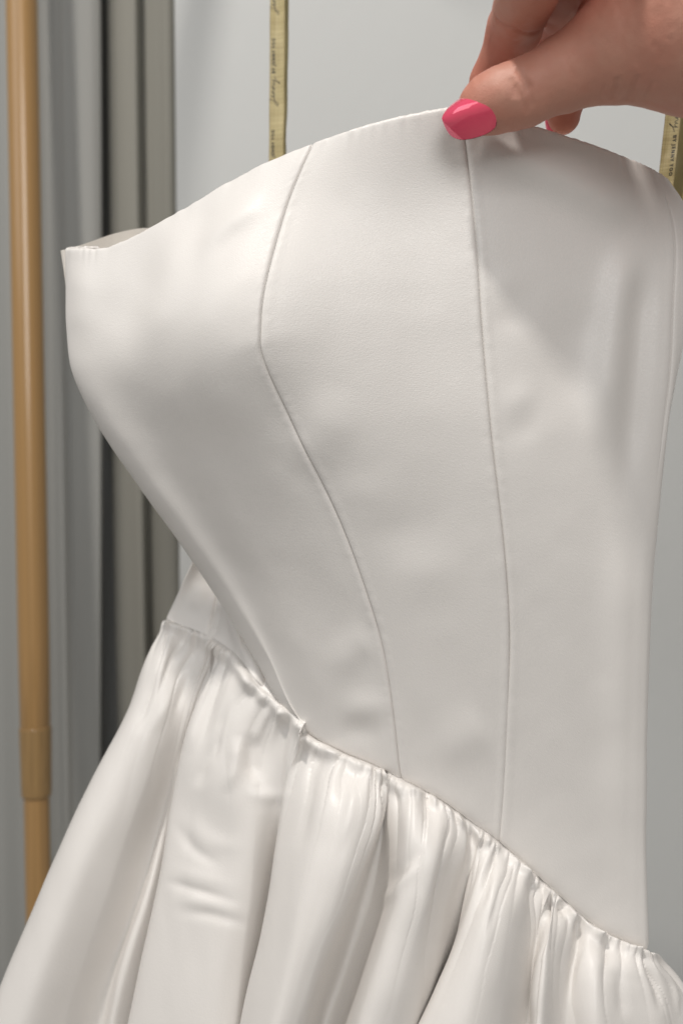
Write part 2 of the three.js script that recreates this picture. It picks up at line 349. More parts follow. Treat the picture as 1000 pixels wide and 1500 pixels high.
panel(0, 7, 130, 'smooth left bodice panel rounding back at its edge');
panel(7, 10, 70, 'narrow front bodice panel between two curved seams');
panel(10, 14, 90, 'right front bodice panel in the shadow of the hand');
panel(14, 17, 30, 'narrow side bodice panel at the right edge');
mesh('bodice_lining', mergeGeometries(LININGS), M.lining, dress);

// the back of the bodice, seen below the pulled front and inside the top edge
const backNet = new Net([
  [[98, 366, 428], [128, 520, 446], [190, 640, 470], [262, 740, 490], [296, 800, 500], [282, 850, 508], [254, 908, 516]],
  [[96, 366, 426], [122, 520, 440], [180, 640, 462], [252, 740, 482], [283, 805, 492], [268, 852, 499], [244, 906, 507]],
  [[125, 357, 432], [150, 520, 446], [205, 640, 466], [272, 740, 485], [298, 810, 494], [284, 862, 499], [262, 914, 500]],
  [[160, 345, 440], [200, 520, 455], [250, 640, 475], [305, 750, 490], [326, 830, 496], [315, 880, 494], [303, 930, 487]],
  [[196, 337, 447], [240, 520, 460], [290, 640, 478], [330, 750, 488], [345, 830, 492], [338, 890, 486], [330, 946, 477]],
  [[224, 336, 453], [280, 520, 467], [325, 640, 482], [358, 750, 488], [368, 840, 483], [360, 910, 476], [354, 967, 465]],
  [[300, 342, 470], [340, 520, 478], [380, 660, 485], [410, 780, 486], [420, 880, 486], [408, 960, 464], [392, 1012, 453]],
  [[480, 360, 500], [500, 540, 502], [520, 760, 504], [530, 940, 505], [530, 1120, 505]],
  [[700, 360, 505], [710, 560, 508], [720, 800, 510], [725, 1040, 510], [725, 1240, 508]],
  [[880, 350, 480], [885, 560, 484], [885, 800, 488], [885, 1060, 492], [885, 1340, 496]],
  [[966, 310, 400], [980, 420, 404], [972, 560, 420], [946, 820, 453], [934, 1060, 465], [938, 1386, 473]],
], (d, y, x) => d - lerp(25, 60, smooth(430, 700, x)) * clamp((y - 366) / 540));
{
  const folds = strokes([[[[338, 880], [350, 930], [372, 985]], 9, 3.0, 0.3], [[[322, 885], [316, 912], [306, 936]], 7, -1.5, 0.3], [[[300, 850], [285, 900]], 12, 1.0, 0.4]]);
  const P = [], Q = [];
  for (let j = 0; j <= 130; j++) {
    const row = [], inner = [];
    for (let i = 0; i <= 200; i++) {
      const u = i / 20, v = j / 130, [x, y] = backNet.raw(u, v), n = backNet.normal(u, v), e = Math.abs(u - 3.05);
      row.push(backNet.point(u, v).addScaledVector(n, folds(x, y) - 0.0012 * Math.exp(-((e / 0.06) ** 2))));
      inner.push(backNet.point(u, v).addScaledVector(n, v < 0.45 ? 0.0016 : -0.003));
    }
    P.push(row); Q.push(inner);
  }
  mesh('back_panel', gridGeometry(P), M.fabric, dress).userData.label = 'back of the bodice showing left of the front panel';
  const lin = Q.slice(0, 56).map((r) => r.map((p, i) => p));
  mesh('back_lining', gridGeometry(lin), M.lining, dress);
}

// gathered skirt
const skirtNet = evened(new Net([
  [[264, 910, 522], [225, 1000, 520], [150, 1200, 512], [60, 1420, 506], [0, 1570, 505]],
  [[245, 906, 508], [213, 965, 500], [188, 1040, 495], [138, 1140, 488], [78, 1270, 482], [13, 1420, 476], [-48, 1570, 472]],
  [[258, 912, 506], [236, 965, 488], [205, 1050, 478], [163, 1150, 470], [113, 1270, 463], [56, 1420, 458], [5, 1570, 455]],
  [[285, 922, 494], [262, 985, 490], [240, 1060, 480], [208, 1160, 474], [165, 1280, 470], [115, 1420, 468], [70, 1570, 466]],
  [[310, 935, 485], [285, 1010, 486], [258, 1100, 488], [235, 1190, 492], [205, 1300, 488], [160, 1430, 484], [130, 1570, 482]],
  [[318, 939, 482], [292, 1020, 486], [268, 1100, 490], [246, 1200, 491], [218, 1310, 480], [182, 1430, 473], [152, 1570, 471]],
  [[324, 943, 480], [302, 1025, 488], [287, 1110, 495], [270, 1200, 503], [250, 1310, 498], [225, 1430, 494], [206, 1570, 492]],
  [[332, 949, 476], [297, 1020, 472], [271, 1090, 467], [252, 1180, 469], [232, 1300, 463], [205, 1430, 459], [178, 1570, 457]],
  [[347, 962, 470], [318, 1040, 461], [298, 1120, 455], [285, 1200, 456], [270, 1310, 450], [250, 1430, 447], [230, 1570, 446]],
  [[387, 1003, 458], [352, 1080, 454], [338, 1160, 450], [330, 1230, 451], [322, 1320, 449], [308, 1430, 448], [295, 1570, 448]],
  [[415, 1033, 459], [390, 1100, 461], [378, 1170, 457], [372, 1240, 456], [364, 1330, 457], [352, 1430, 458], [340, 1570, 459]],
  [[440, 1056, 461], [424, 1120, 459], [412, 1190, 468], [404, 1260, 479], [392, 1350, 481], [376, 1450, 481], [360, 1570, 481]],
  [[456, 1077, 464], [428, 1150, 456], [408, 1230, 452], [396, 1310, 450], [380, 1380, 448], [358, 1460, 446], [335, 1570, 445]],
  [[500, 1107, 463], [475, 1170, 444], [455, 1240, 437], [438, 1310, 433], [420, 1390, 430], [400, 1470, 428], [378, 1570, 427]],
  [[535, 1121, 463], [520, 1180, 446], [500, 1250, 438], [480, 1320, 435], [455, 1400, 433], [432, 1480, 432], [408, 1570, 431]],
  [[555, 1129, 463], [553, 1195, 453], [530, 1265, 447], [505, 1335, 445], [477, 1410, 444], [452, 1490, 443], [430, 1570, 443]],
  [[565, 1134, 464], [560, 1205, 467], [543, 1280, 473], [522, 1350, 475], [500, 1420, 476], [475, 1490, 476], [453, 1570, 476]],
  [[575, 1139, 464], [566, 1220, 464], [560, 1310, 466], [540, 1370, 468], [516, 1440, 469], [495, 1500, 469], [474, 1570, 469]],
  [[600, 1153, 463], [600, 1220, 448], [585, 1300, 442], [562, 1370, 440], [540, 1440, 438], [522, 1500, 437], [503, 1570, 436]],
  [[640, 1174, 463], [638, 1240, 444], [622, 1310, 438], [602, 1380, 436], [585, 1450, 434], [570, 1510, 434], [556, 1570, 433]],
  [[672, 1193, 464], [668, 1260, 455], [652, 1320, 452], [638, 1390, 450], [625, 1450, 450], [612, 1510, 450], [600, 1570, 450]],
  [[700, 1215, 465], [692, 1275, 462], [680, 1330, 463], [664, 1395, 463], [645, 1450, 463], [625, 1510, 463], [608, 1570, 463]],
  [[718, 1227, 465], [702, 1280, 455], [684, 1335, 450], [664, 1395, 446], [640, 1450, 444], [612, 1510, 442], [588, 1570, 441]],
  [[745, 1251, 466], [730, 1300, 446], [714, 1350, 438], [698, 1410, 433], [680, 1470, 430], [665, 1520, 428], [652, 1570, 427]],
  [[775, 1279, 467], [762, 1325, 450], [752, 1370, 443], [742, 1425, 438], [732, 1480, 435], [725, 1530, 433], [720, 1570, 432]],
  [[800, 1299, 468], [790, 1340, 460], [782, 1385, 457], [775, 1435, 455], [770, 1490, 454], [766, 1530, 453], [763, 1570, 453]],
  [[818, 1315, 468], [808, 1350, 452], [800, 1395, 446], [794, 1445, 442], [790, 1495, 440], [786, 1530, 438], [784, 1570, 438]],
  [[848, 1342, 470], [840, 1380, 461], [833, 1415, 458], [828, 1460, 456], [826, 1500, 455], [825, 1530, 455], [825, 1570, 455]],
  [[885, 1370, 472], [880, 1402, 456], [876, 1430, 450], [874, 1470, 446], [873, 1505, 444], [873, 1535, 443], [873, 1570, 443]],
  [[920, 1390, 474], [922, 1414, 460], [924, 1440, 455], [926, 1475, 452], [928, 1510, 450], [930, 1540, 449], [930, 1570, 449]],
  [[945, 1398, 475], [955, 1418, 465], [966, 1445, 462], [975, 1480, 460], [983, 1515, 459], [990, 1540, 458], [994, 1570, 458]],
  [[955, 1400, 480], [975, 1413, 476], [997, 1438, 474], [1015, 1470, 473], [1028, 1510, 472], [1036, 1540, 471], [1042, 1570, 471]],
  [[948, 1400, 494], [965, 1415, 494], [985, 1440, 494], [1000, 1475, 494], [1010, 1515, 494], [1016, 1570, 494]],
], (d, y, x) => d - lerp(25, 66, smooth(300, 650, x + Math.max(0, y - 1060) * 0.3))), 0.14);
{
  const N = skirtNet.n;
  // the waist seam: the lower edges of the bodice front and of its back, from left to right
  const seam = [];
  for (let u = 1; u <= 6; u += 0.02) { const [x] = backNet.raw(u, 1); if (x < 384 && (!seam.length || x > seam[seam.length - 1].x)) seam.push({ x, p: backNet.point(u, 1).addScaledVector(backNet.normal(u, 1), -0.0008) }); }
  for (let u = 3; u <= 15; u += 0.02) { const [x] = bodiceNet.raw(u, 1); if (x > Math.max(430, seam[seam.length - 1].x)) seam.push({ x, p: bodicePoint(u, 1).q.addScaledVector(bodiceNet.normal(u, 1), -0.0004) }); }
  const seamAt = (x) => { let k = 0; while (k < seam.length - 2 && seam[k + 1].x < x) k++; const a = seam[k], b = seam[k + 1]; return a.p.clone().lerp(b.p, clamp((x - a.x) / (b.x - a.x))); };
  const drawn = [];                                         // how far each column must move to start on the seam
  for (let i = 0; i <= N * 34; i++) { const u = i / 34, [x] = skirtNet.raw(u, 0), end = (net, q) => net.point(q, 1).addScaledVector(net.normal(q, 1), -0.0006); const to = u < 1 ? end(backNet, lerp(0.1, 1, u)) : u > 30 ? end(bodiceNet, lerp(14.6, 16.9, (u - 30) / 2)) : seamAt(x); drawn.push(to.sub(skirtNet.point(u, 0))); }
  const puckers = [];
  for (let i = 0; i < 110; i++) {                           // little gathers below the seam
    const s = rr(0.6, N - 1), small = rnd() < 0.62;
    puckers.push({ s, drift: rr(-0.5, 0.5), w: small ? rr(0.14, 0.28) : rr(0.26, 0.5), len: small ? rr(0.05, 0.13) : rr(0.14, 0.36), a: (rnd() < 0.55 ? 1 : -1) * (small ? rr(0.8, 2.2) : rr(1.1, 3.2)) });
  }
  const folds = strokes([
    [[[235, 1288], [285, 1303], [360, 1326]], 7, -0.9, 0.45], [[[240, 1270], [295, 1285], [365, 1306]], 10, 0.5, 0.48],
    [[[250, 1334], [310, 1341], [385, 1362]], 8, -0.8, 0.48], [[[240, 1316], [300, 1322], [375, 1342]], 9, 0.5, 0.48],
    [[[255, 1195], [285, 1243], [335, 1275]], 9, -0.9, 0.45], [[[268, 1185], [310, 1232], [370, 1242]], 13, 0.7, 0.45],
    [[[350, 1160], [392, 1166], [440, 1160]], 10, 0.7, 0.48],
    [[[372, 1070], [368, 1110], [376, 1150]], 11, -2.0, 0.35], [[[350, 1075], [345, 1120], [330, 1165]], 10, 1.5, 0.35],
    [[[325, 1070], [300, 1120], [290, 1160]], 10, -1.5, 0.4], [[[310, 1000], [288, 1060], [276, 1110]], 7, 1.0, 0.4], [[[340, 1020], [322, 1075], [312, 1125]], 6, -1.2, 0.4],
    [[[232, 980], [215, 1030], [196, 1080]], 9, -1.6, 0.4], [[[268, 975], [250, 1020], [225, 1080]], 10, 1.6, 0.4], [[[290, 960], [272, 1000], [255, 1050]], 6, -1.2, 0.4],
    [[[545, 1330], [580, 1300], [612, 1262]], 8, 1.0, 0.4], [[[556, 1305], [590, 1272], [618, 1235]], 11, -1.2, 0.4],
    [[[720, 1255], [712, 1300], [700, 1340]], 6, -1.2, 0.4], [[[852, 1380], [838, 1420], [832, 1470]], 5, -1.2, 0.4], [[[800, 1370], [786, 1430], [780, 1500]], 5, 1.0, 0.3],
    [[[905, 1410], [912, 1460], [915, 1500]], 8, -0.8, 0.4], [[[940, 1410], [955, 1440], [965, 1490]], 6, -1.4, 0.35], [[[965, 1415], [985, 1445], [995, 1490]], 5, 1.0, 0.35],
    [[[470, 1120], [452, 1180], [436, 1250]], 8, -1.0, 0.4], [[[520, 1140], [512, 1190], [490, 1260]], 8, 1.0, 0.4], [[[610, 1180], [612, 1225], [604, 1280]], 7, -1.0, 0.4], [[[740, 1270], [728, 1320], [712, 1380]], 7, -0.9, 0.4],
  ]);
  const P = [], nu = N * 34;
  const vs = [];
  for (let j = 0; j <= 210; j++) { const t = j / 210; vs.push(0.35 * t + 0.65 * t * t); }
  for (const v of vs) {
    const row = [];
    for (let i = 0; i <= nu; i++) {
      const u = i / nu * N, [x, y] = skirtNet.raw(u, v), n = skirtNet.normal(u, Math.max(v, 0.03)), w = v * skirtNet.length(u) / 500;
      n.lerp(V(-0.15 + 0.35 * smooth(24, 31, u), 0.36, 1).normalize(), 0.85 * Math.exp(-w / 0.09)).normalize();
      let h = folds(x, y);
      for (const k of puckers) {
        const e = (u - k.s - k.drift * w * 3) / k.w;
        if (Math.abs(e) > 2.6) continue;
        h += k.a / 1000 * Math.exp(-e * e) * smooth(0, 0.03, w) * Math.exp(-((w / k.len) ** 1.5));
      }
      // the gathers: rounded ridges with narrow valleys that run down from the seam, wander and die out
      const wander = u + 0.35 * noise3(u * 0.7, w * 5, 11) * smooth(0, 0.1, w) - 0.5 * w;
      const f1 = wander / 0.62 + 0.5 * noise3(u * 1.1, 3, 4), f2 = wander / 1.15 + 0.6 * noise3(u * 0.6, 9, 7), round = (f) => Math.abs(Math.sin(Math.PI * f)) ** 0.75 - 0.62;
      const own1 = 0.75 + 0.6 * noise3(Math.floor(f1) * 3.7, 1.3, 5), own2 = 0.8 + 0.6 * noise3(Math.floor(f2) * 2.9, 6.3, 5);
      const left = 1 - 0.5 * smooth(6.5, 8, u) * (1 - smooth(11.5, 12.5, u));
      h += left * 0.0027 * own1 * round(f1) * smooth(0, 0.02, w) * Math.exp(-w / (0.072 * (0.6 + own1 * 0.7))) + left * 0.0026 * own2 * round(f2) * smooth(0.0, 0.07, w) * Math.exp(-w / (0.15 * (0.6 + own2 * 0.7)));
      // beads of cloth drawn up by the gathering thread
      const bead = noise3(u * 1.9, 1.5, 8) + 0.7 * noise3(u * 3.6, 4.5, 2) + 0.35 * noise3(u * 6, 4.5, 2), low = 0.026 + 0.012 * noise3(u * 0.9, 7, 3);
      const calm = left * (1 - 0.85 * Math.exp(-(((u - 11.3) / 0.9) ** 2))) * (1 - smooth(29, 30, u)) * smooth(0.8, 1.6, u);
      h += 0.0032 * calm * bead * Math.exp(-(((w - low) / 0.02) ** 2)) + 0.0026 * smooth(0, 0.012, w) * Math.exp(-(((w - 0.02) / 0.022) ** 2));
      const p = skirtNet.point(u, v);
      h += 0.0011 * fbm(p.x * 34 + u * 0.2, p.y * 16, 5, 3) * smooth(0.02, 0.2, w);
      h += 0.0016 * fbm(u * 0.8 + 7, w * 1.6, 21, 2) * smooth(0.03, 0.2, w);
      p.addScaledVector(n, h);
      p.addScaledVector(drawn[i], Math.exp(-((w / 0.06) ** 2)));
      row.push(p);
    }
    P.push(row);
  }
  P.unshift(P[0].map((p, i) => { const u = i / nu * N; return p.clone().add(V(0, 0, -0.0030)).addScaledVector(skirtNet.point(u, 0).sub(skirtNet.point(u, 0.03)).normalize(), 0.004); }));
  const last = P[P.length - 1], before = P[P.length - 12];
  for (let k = 1; k <= 10; k++) P.push(last.map((p, i) => { const d = p.clone().sub(before[i]).normalize(); return p.clone().addScaledVector(d.lerp(V(0, -1, 0.05), 0.5), k * 0.016); }));   // on down, below the picture
  mesh('gathered_skirt', gridGeometry(P), M.skirt, dress);
}

// ------------------------------------------------------------------ ribbons
function ribbonTexture(up) {
  const c = document.createElement('canvas'); c.width = 128; c.height = 768;        // one repeat: 10 mm by 60 mm
  const g = c.getContext('2d');
  g.fillStyle = '#b5a87c'; g.fillRect(0, 0, 128, 768);
  for (let i = 0; i < 900; i++) { g.fillStyle = `rgba(${rnd() < 0.5 ? '255,240,190' : '70,50,10'},${0.05 + 0.06 * rnd()})`; g.fillRect(0, rnd() * 768, 128, 1 + rnd() * 2); }
  for (let i = 0; i < 60; i++) { g.fillStyle = `rgba(90,70,25,${0.05 + 0.07 * rnd()})`; g.fillRect(rnd() * 128, 0, 1 + rnd() * 2, 768); }
  g.fillStyle = 'rgba(80,58,20,0.55)'; g.fillRect(2, 0, 2, 768); g.fillRect(124, 0, 2, 768);
  g.save();
  if (up) { g.translate(46, 700); g.rotate(-Math.PI / 2); } else { g.translate(82, 40); g.rotate(Math.PI / 2); }
  g.fillStyle = '#17130c'; g.strokeStyle = '#17130c'; g.lineCap = 'round'; g.lineJoin = 'round'; g.lineWidth = 5;
  g.beginPath();                                              // the handwritten word: J e n n y
  g.moveTo(28, -52); g.bezierCurveTo(60, -66, 74, -60, 66, -40); g.bezierCurveTo(56, -8, 40, 34, 18, 28); g.bezierCurveTo(2, 22, 30, 0, 78, -6);
  g.bezierCurveTo(96, -10, 106, -26, 96, -28); g.bezierCurveTo(82, -28, 80, -2, 98, -2); g.bezierCurveTo(110, -4, 118, -18, 124, -26);
  g.bezierCurveTo(122, -14, 120, -4, 118, 0); g.bezierCurveTo(126, -18, 136, -28, 142, -24); g.bezierCurveTo(146, -18, 138, -2, 148, -2); g.bezierCurveTo(156, -6, 160, -18, 166, -26);
  g.bezierCurveTo(164, -14, 162, -4, 160, 0); g.bezierCurveTo(168, -18, 178, -28, 184, -24); g.bezierCurveTo(188, -18, 180, -2, 190, -2); g.bezierCurveTo(198, -4, 202, -18, 206, -26);
  g.bezierCurveTo(202, -10, 204, -2, 214, -4); g.bezierCurveTo(224, -8, 230, -20, 234, -28); g.bezierCurveTo(226, 4, 214, 36, 200, 42); g.bezierCurveTo(194, 38, 220, 8, 262, -6);
  g.stroke();
  g.font = 'bold 38px sans-serif'; g.textBaseline = 'alphabetic';
  const word = 'BY JENNY YOO'; let x = 284;
  for (const ch of word) { g.fillText(ch, x, 0); g.lineWidth = 2; g.strokeText(ch, x, 0); x += g.measureText(ch).width + 3; }
  g.restore();
  const t = new THREE.CanvasTexture(c); t.colorSpace = THREE.SRGBColorSpace; t.wrapS = t.wrapT = THREE.RepeatWrapping; t.magFilter = THREE.LinearFilter;
  return t;
}
// a strand between two points; width in metres; v runs in repeats of 48 mm; cup: how far the strand is hollowed
function strand(a, b, width, tilt, shiftV, cup) {
  const dir = b.clone().sub(a), len = dir.length(), side = V(Math.cos(tilt), 0, Math.sin(tilt)), P = [], uv = [];
  const n = side.clone().cross(dir.clone().normalize()).normalize();
  if (n.z < 0) n.negate();
  const g = new THREE.BufferGeometry(), pos = [], idx = [], nu = 14, nv = 90;
  for (const back of [0, 1]) for (let j = 0; j <= nv; j++) for (let i = 0; i <= nu; i++) {
    const s = i / nu - 0.5, t = j / nv, p = a.clone().addScaledVector(dir, t).addScaledVector(side, s * width);
    p.addScaledVector(n, cup * (s * s * 4 - 0.5) + 0.0006 * noise3(s * 2, t * 9, 3) - back * 0.00035);
    pos.push(p.x, p.y, p.z); uv.push(i / nu, -t * len / 0.048 + shiftV);
    if (i && j) { const k = back * (nu + 1) * (nv + 1) + j * (nu + 1) + i, q = k - nu - 1; back ? idx.push(q - 1, q, k - 1, q, k, k - 1) : idx.push(q - 1, k - 1, q, q, k - 1, k); }
  }
  g.setAttribute('position', new THREE.Float32BufferAttribute(pos, 3)); g.setAttribute('uv', new THREE.Float32BufferAttribute(uv, 2)); g.setIndex(idx); g.computeVertexNormals();
  return g;
}
{
  const mat = (up) => new THREE.MeshPhysicalMaterial({ name: 'gold_ribbon', map: ribbonTexture(up), roughness: 0.55, side: THREE.DoubleSide });
  const plain = new THREE.MeshPhysicalMaterial({ name: 'gold_ribbon_back', color: new THREE.Color().setRGB(0.40, 0.345, 0.17), roughness: 0.5, side: THREE.DoubleSide });
  const left = thing('hanger_ribbon', 'pale gold printed ribbon loop hanging before the wall left of the hand', 'ribbon'); tag(left, null, null, 'ribbon hanging loops');
  mesh('front_strand', strand(at(407, -60, 0.500), at(404, 330, 0.500), 0.0080, 0.15, 0.7, 0.0006), mat(true), left);
  mesh('back_strand', strand(at(416, -60, 0.506), at(409, 330, 0.506), 0.0066, 0.35, 0.4, 0.0008), plain, left);
  const right = thing('hanger_ribbon_001', 'gold printed ribbon loop at the right edge below the palm', 'ribbon'); tag(right, null, null, 'ribbon hanging loops');
  mesh('front_strand', strand(at(997, 60, 0.425), at(967.5, 330, 0.428), 0.0068, 0.35, 0.44, 0.0005), mat(false), right);
  mesh('back_strand', strand(at(1018, 60, 0.432), at(985, 330, 0.434), 0.0080, 0.6, 0.3, 0.0008), plain, right);
}

// ------------------------------------------------------------------ the hand
// joints: bearing x, y, depth (m), radius (m)
const K = 1.10, hand = (px, py, d) => at(px, py, d * K), flat = (d) => d < 0.3065 ? 0.3065 + (d - 0.3065) * 0.45 : d;
const J = (px, py, d, r) => { const p = hand(px, py, flat(d)); p.r = r * K * flat(d) / d; return p; };
const thumb = [J(684, 170, 0.3125, 0.0050), J(712, 155, 0.3095, 0.0084), J(735, 145, 0.307, 0.0090), J(765, 137, 0.3055, 0.0097), J(830, 106, 0.300, 0.0110), J(905, 70, 0.290, 0.0155), J(1040, 36, 0.275, 0.0215)];
const indexF = [J(715, 172, 0.335, 0.0062), J(722, 120, 0.331, 0.0074), J(752, 44, 0.316, 0.0083), J(800, -90, 0.222, 0.0096), J(900, -250, 0.240, 0.0115)];
const middleF = [J(825, 174, 0.349, 0.0056), J(825, 145, 0.346, 0.0066), J(820, 52, 0.332, 0.0084), J(858, -75, 0.268, 0.0098), J(975, -240, 0.284, 0.0115)];
const ringF = [J(880, 112, 0.342, 0.0076), J(898, 40, 0.340, 0.0084), J(945, -70, 0.300, 0.0096), J(1040, -220, 0.292, 0.0110)];
const littleF = [J(956, 110, 0.340, 0.0076), J(988, 40, 0.338, 0.0084), J(1030, -50, 0.318, 0.0080), J(1105, -180, 0.295, 0.0100)];
const wrist = J(1260, -140, 0.240, 0.0245), arm = at(1400, -190, 0.282); arm.r = 0.031;
const fore = V(0.40, 1.60, -0.12); fore.r = 0.038;
const bones = [];
const chain = (c, k) => { for (let i = 1; i < c.length; i++) bones.push([c[i - 1], c[i], k]); };
chain(thumb, 0); chain(indexF, 1); chain(middleF, 2); chain(ringF, 3); chain(littleF, 4);
const mcp = [indexF[4], middleF[4], ringF[3], littleF[3]];
for (const m of mcp) bones.push([m, wrist, 5]);
for (let i = 1; i < 4; i++) bones.push([mcp[i - 1], mcp[i], 5]);
bones.push([thumb[6], wrist, 5], [thumb[6], mcp[0], 5], [thumb[6], mcp[1], 5], [wrist, arm, 5], [arm, fore, 5]);

const segD = (p, a, b) => {
  const dx = b.x - a.x, dy = b.y - a.y, dz = b.z - a.z, t = clamp(((p.x - a.x) * dx + (p.y - a.y) * dy + (p.z - a.z) * dz) / (dx * dx + dy * dy + dz * dz));
  return [Math.hypot(p.x - a.x - dx * t, p.y - a.y - dy * t, p.z - a.z - dz * t), t];
};
const smin = (a, b, k) => { const h = Math.max(k - Math.abs(a - b), 0) / k; return Math.min(a, b) - h * h * h * k / 6; };
function field(p, detail) {
  const d = [9, 9, 9, 9, 9, 9];
  for (const [a, b, k] of bones) { const [q, t] = segD(p, a, b); d[k] = smin(d[k], q - lerp(a.r, b.r, t), k === 5 ? 0.014 : 0.006); }
  let f = d[5];
  for (const k of [0, 1, 2, 3, 4]) f = smin(f, d[k], k ? 0.007 : 0.014);
  // fingers stay apart: no blending between neighbours
  if (detail && f < 0.004) {
    for (const [a, b, w, h] of creases) { const [q] = segD(p, a, b); if (q < w * 5) f += h * Math.exp(-((q / (w * 1.4)) ** 2)); }
    f += 0.00022 * fbm(p.x * 260, p.y * 260, p.z * 260, 2);
  }
  return f;
}
// where the skin is met along a bearing
function skinAt(px, py) { let d = 0.24; for (let i = 0; i < 400; i++) { const f = field(hand(px, py, d)); if (f < 0.0001) break; d += Math.max(0.0001, f * 0.8); if (d > 0.36) break; } return hand(px, py, d); }
const creases = [                                          // skin folds: from, to, half width, depth
  [760, 103, 773, 128, 0.0009, 0.0007], [773, 128, 777, 153, 0.0009, 0.00065], [756, 128, 771, 163, 0.0008, 0.0005], [748, 118, 752, 140, 0.0007, 0.0004],
  [727, 30, 752, 42, 0.0008, 0.0007], [752, 42, 786, 48, 0.0008, 0.0007], [754, 62, 784, 70, 0.0007, 0.0004],
  [899, 143, 903, 118, 0.0008, 0.0008], [921, 146, 932, 116, 0.0008, 0.0007], [945, 147, 957, 122, 0.0007, 0.0004], [880, 146, 884, 128, 0.0006, 0.0003],
];
creases.splice(0, creases.length, ...creases.map(([x, y, X, Y, w, h]) => [skinAt(x, y), skinAt(X, Y), w, h]));
function surfaceNets(lo, hi, cell) {
  const n = [0, 1, 2].map((k) => Math.ceil((hi.getComponent(k) - lo.getComponent(k)) / cell) + 1), [nx, ny, nz] = n;
  const g = new Float32Array(nx * ny * nz).fill(1), B = 8, p = V(0, 0, 0), id = (x, y, z) => (z * ny + y) * nx + x;
  for (let z = 0; z < nz; z += B) for (let y = 0; y < ny; y += B) for (let x = 0; x < nx; x += B) {
    p.set(lo.x + (x + B / 2) * cell, lo.y + (y + B / 2) * cell, lo.z + (z + B / 2) * cell);
    const f0 = field(p), far = Math.abs(f0) > B * cell * 0.95 + 0.004;
    for (let c = z; c < Math.min(z + B, nz); c++) for (let b = y; b < Math.min(y + B, ny); b++) for (let a = x; a < Math.min(x + B, nx); a++)
      g[id(a, b, c)] = far ? Math.sign(f0) : field(p.set(lo.x + a * cell, lo.y + b * cell, lo.z + c * cell), true);
  }
  const vert = new Int32Array(nx * ny * nz).fill(-1), pos = [], idx = [];
  for (let z = 0; z < nz - 1; z++) for (let y = 0; y < ny - 1; y++) for (let x = 0; x < nx - 1; x++) {
    let s = 0, sx = 0, sy = 0, sz = 0; const v = [];
    for (let k = 0; k < 8; k++) v.push(g[id(x + (k & 1), y + (k >> 1 & 1), z + (k >> 2))]);
    if (v.every((q) => q > 0) || v.every((q) => q <= 0)) continue;
    for (let k = 0; k < 8; k++) for (const bit of [1, 2, 4]) { if (k & bit) continue; const l = k | bit; if ((v[k] > 0) === (v[l] > 0)) continue; const t = v[k] / (v[k] - v[l]); sx += lerp(k & 1, l & 1, t); sy += lerp(k >> 1 & 1, l >> 1 & 1, t); sz += lerp(k >> 2, l >> 2, t); s++; }
    vert[id(x, y, z)] = pos.length / 3; pos.push(lo.x + (x + sx / s) * cell, lo.y + (y + sy / s) * cell, lo.z + (z + sz / s) * cell);
  }
  const quad = (a, b, c, d, flip) => { if (a < 0 || b < 0 || c < 0 || d < 0) return; flip ? idx.push(a, c, b, a, d, c) : idx.push(a, b, c, a, c, d); };
  for (let z = 1; z < nz - 1; z++) for (let y = 1; y < ny - 1; y++) for (let x = 1; x < nx - 1; x++) {
    const s = g[id(x, y, z)] <= 0;
    if (s !== g[id(x + 1, y, z)] <= 0) quad(vert[id(x, y - 1, z - 1)], vert[id(x, y, z - 1)], vert[id(x, y, z)], vert[id(x, y - 1, z)], !s);
    if (s !== g[id(x, y + 1, z)] <= 0) quad(vert[id(x - 1, y, z - 1)], vert[id(x - 1, y, z)], vert[id(x, y, z)], vert[id(x, y, z - 1)], !s);
    if (s !== g[id(x, y, z + 1)] <= 0) quad(vert[id(x - 1, y - 1, z)], vert[id(x, y - 1, z)], vert[id(x, y, z)], vert[id(x - 1, y, z)], !s);
  }
  return { pos, idx };
}
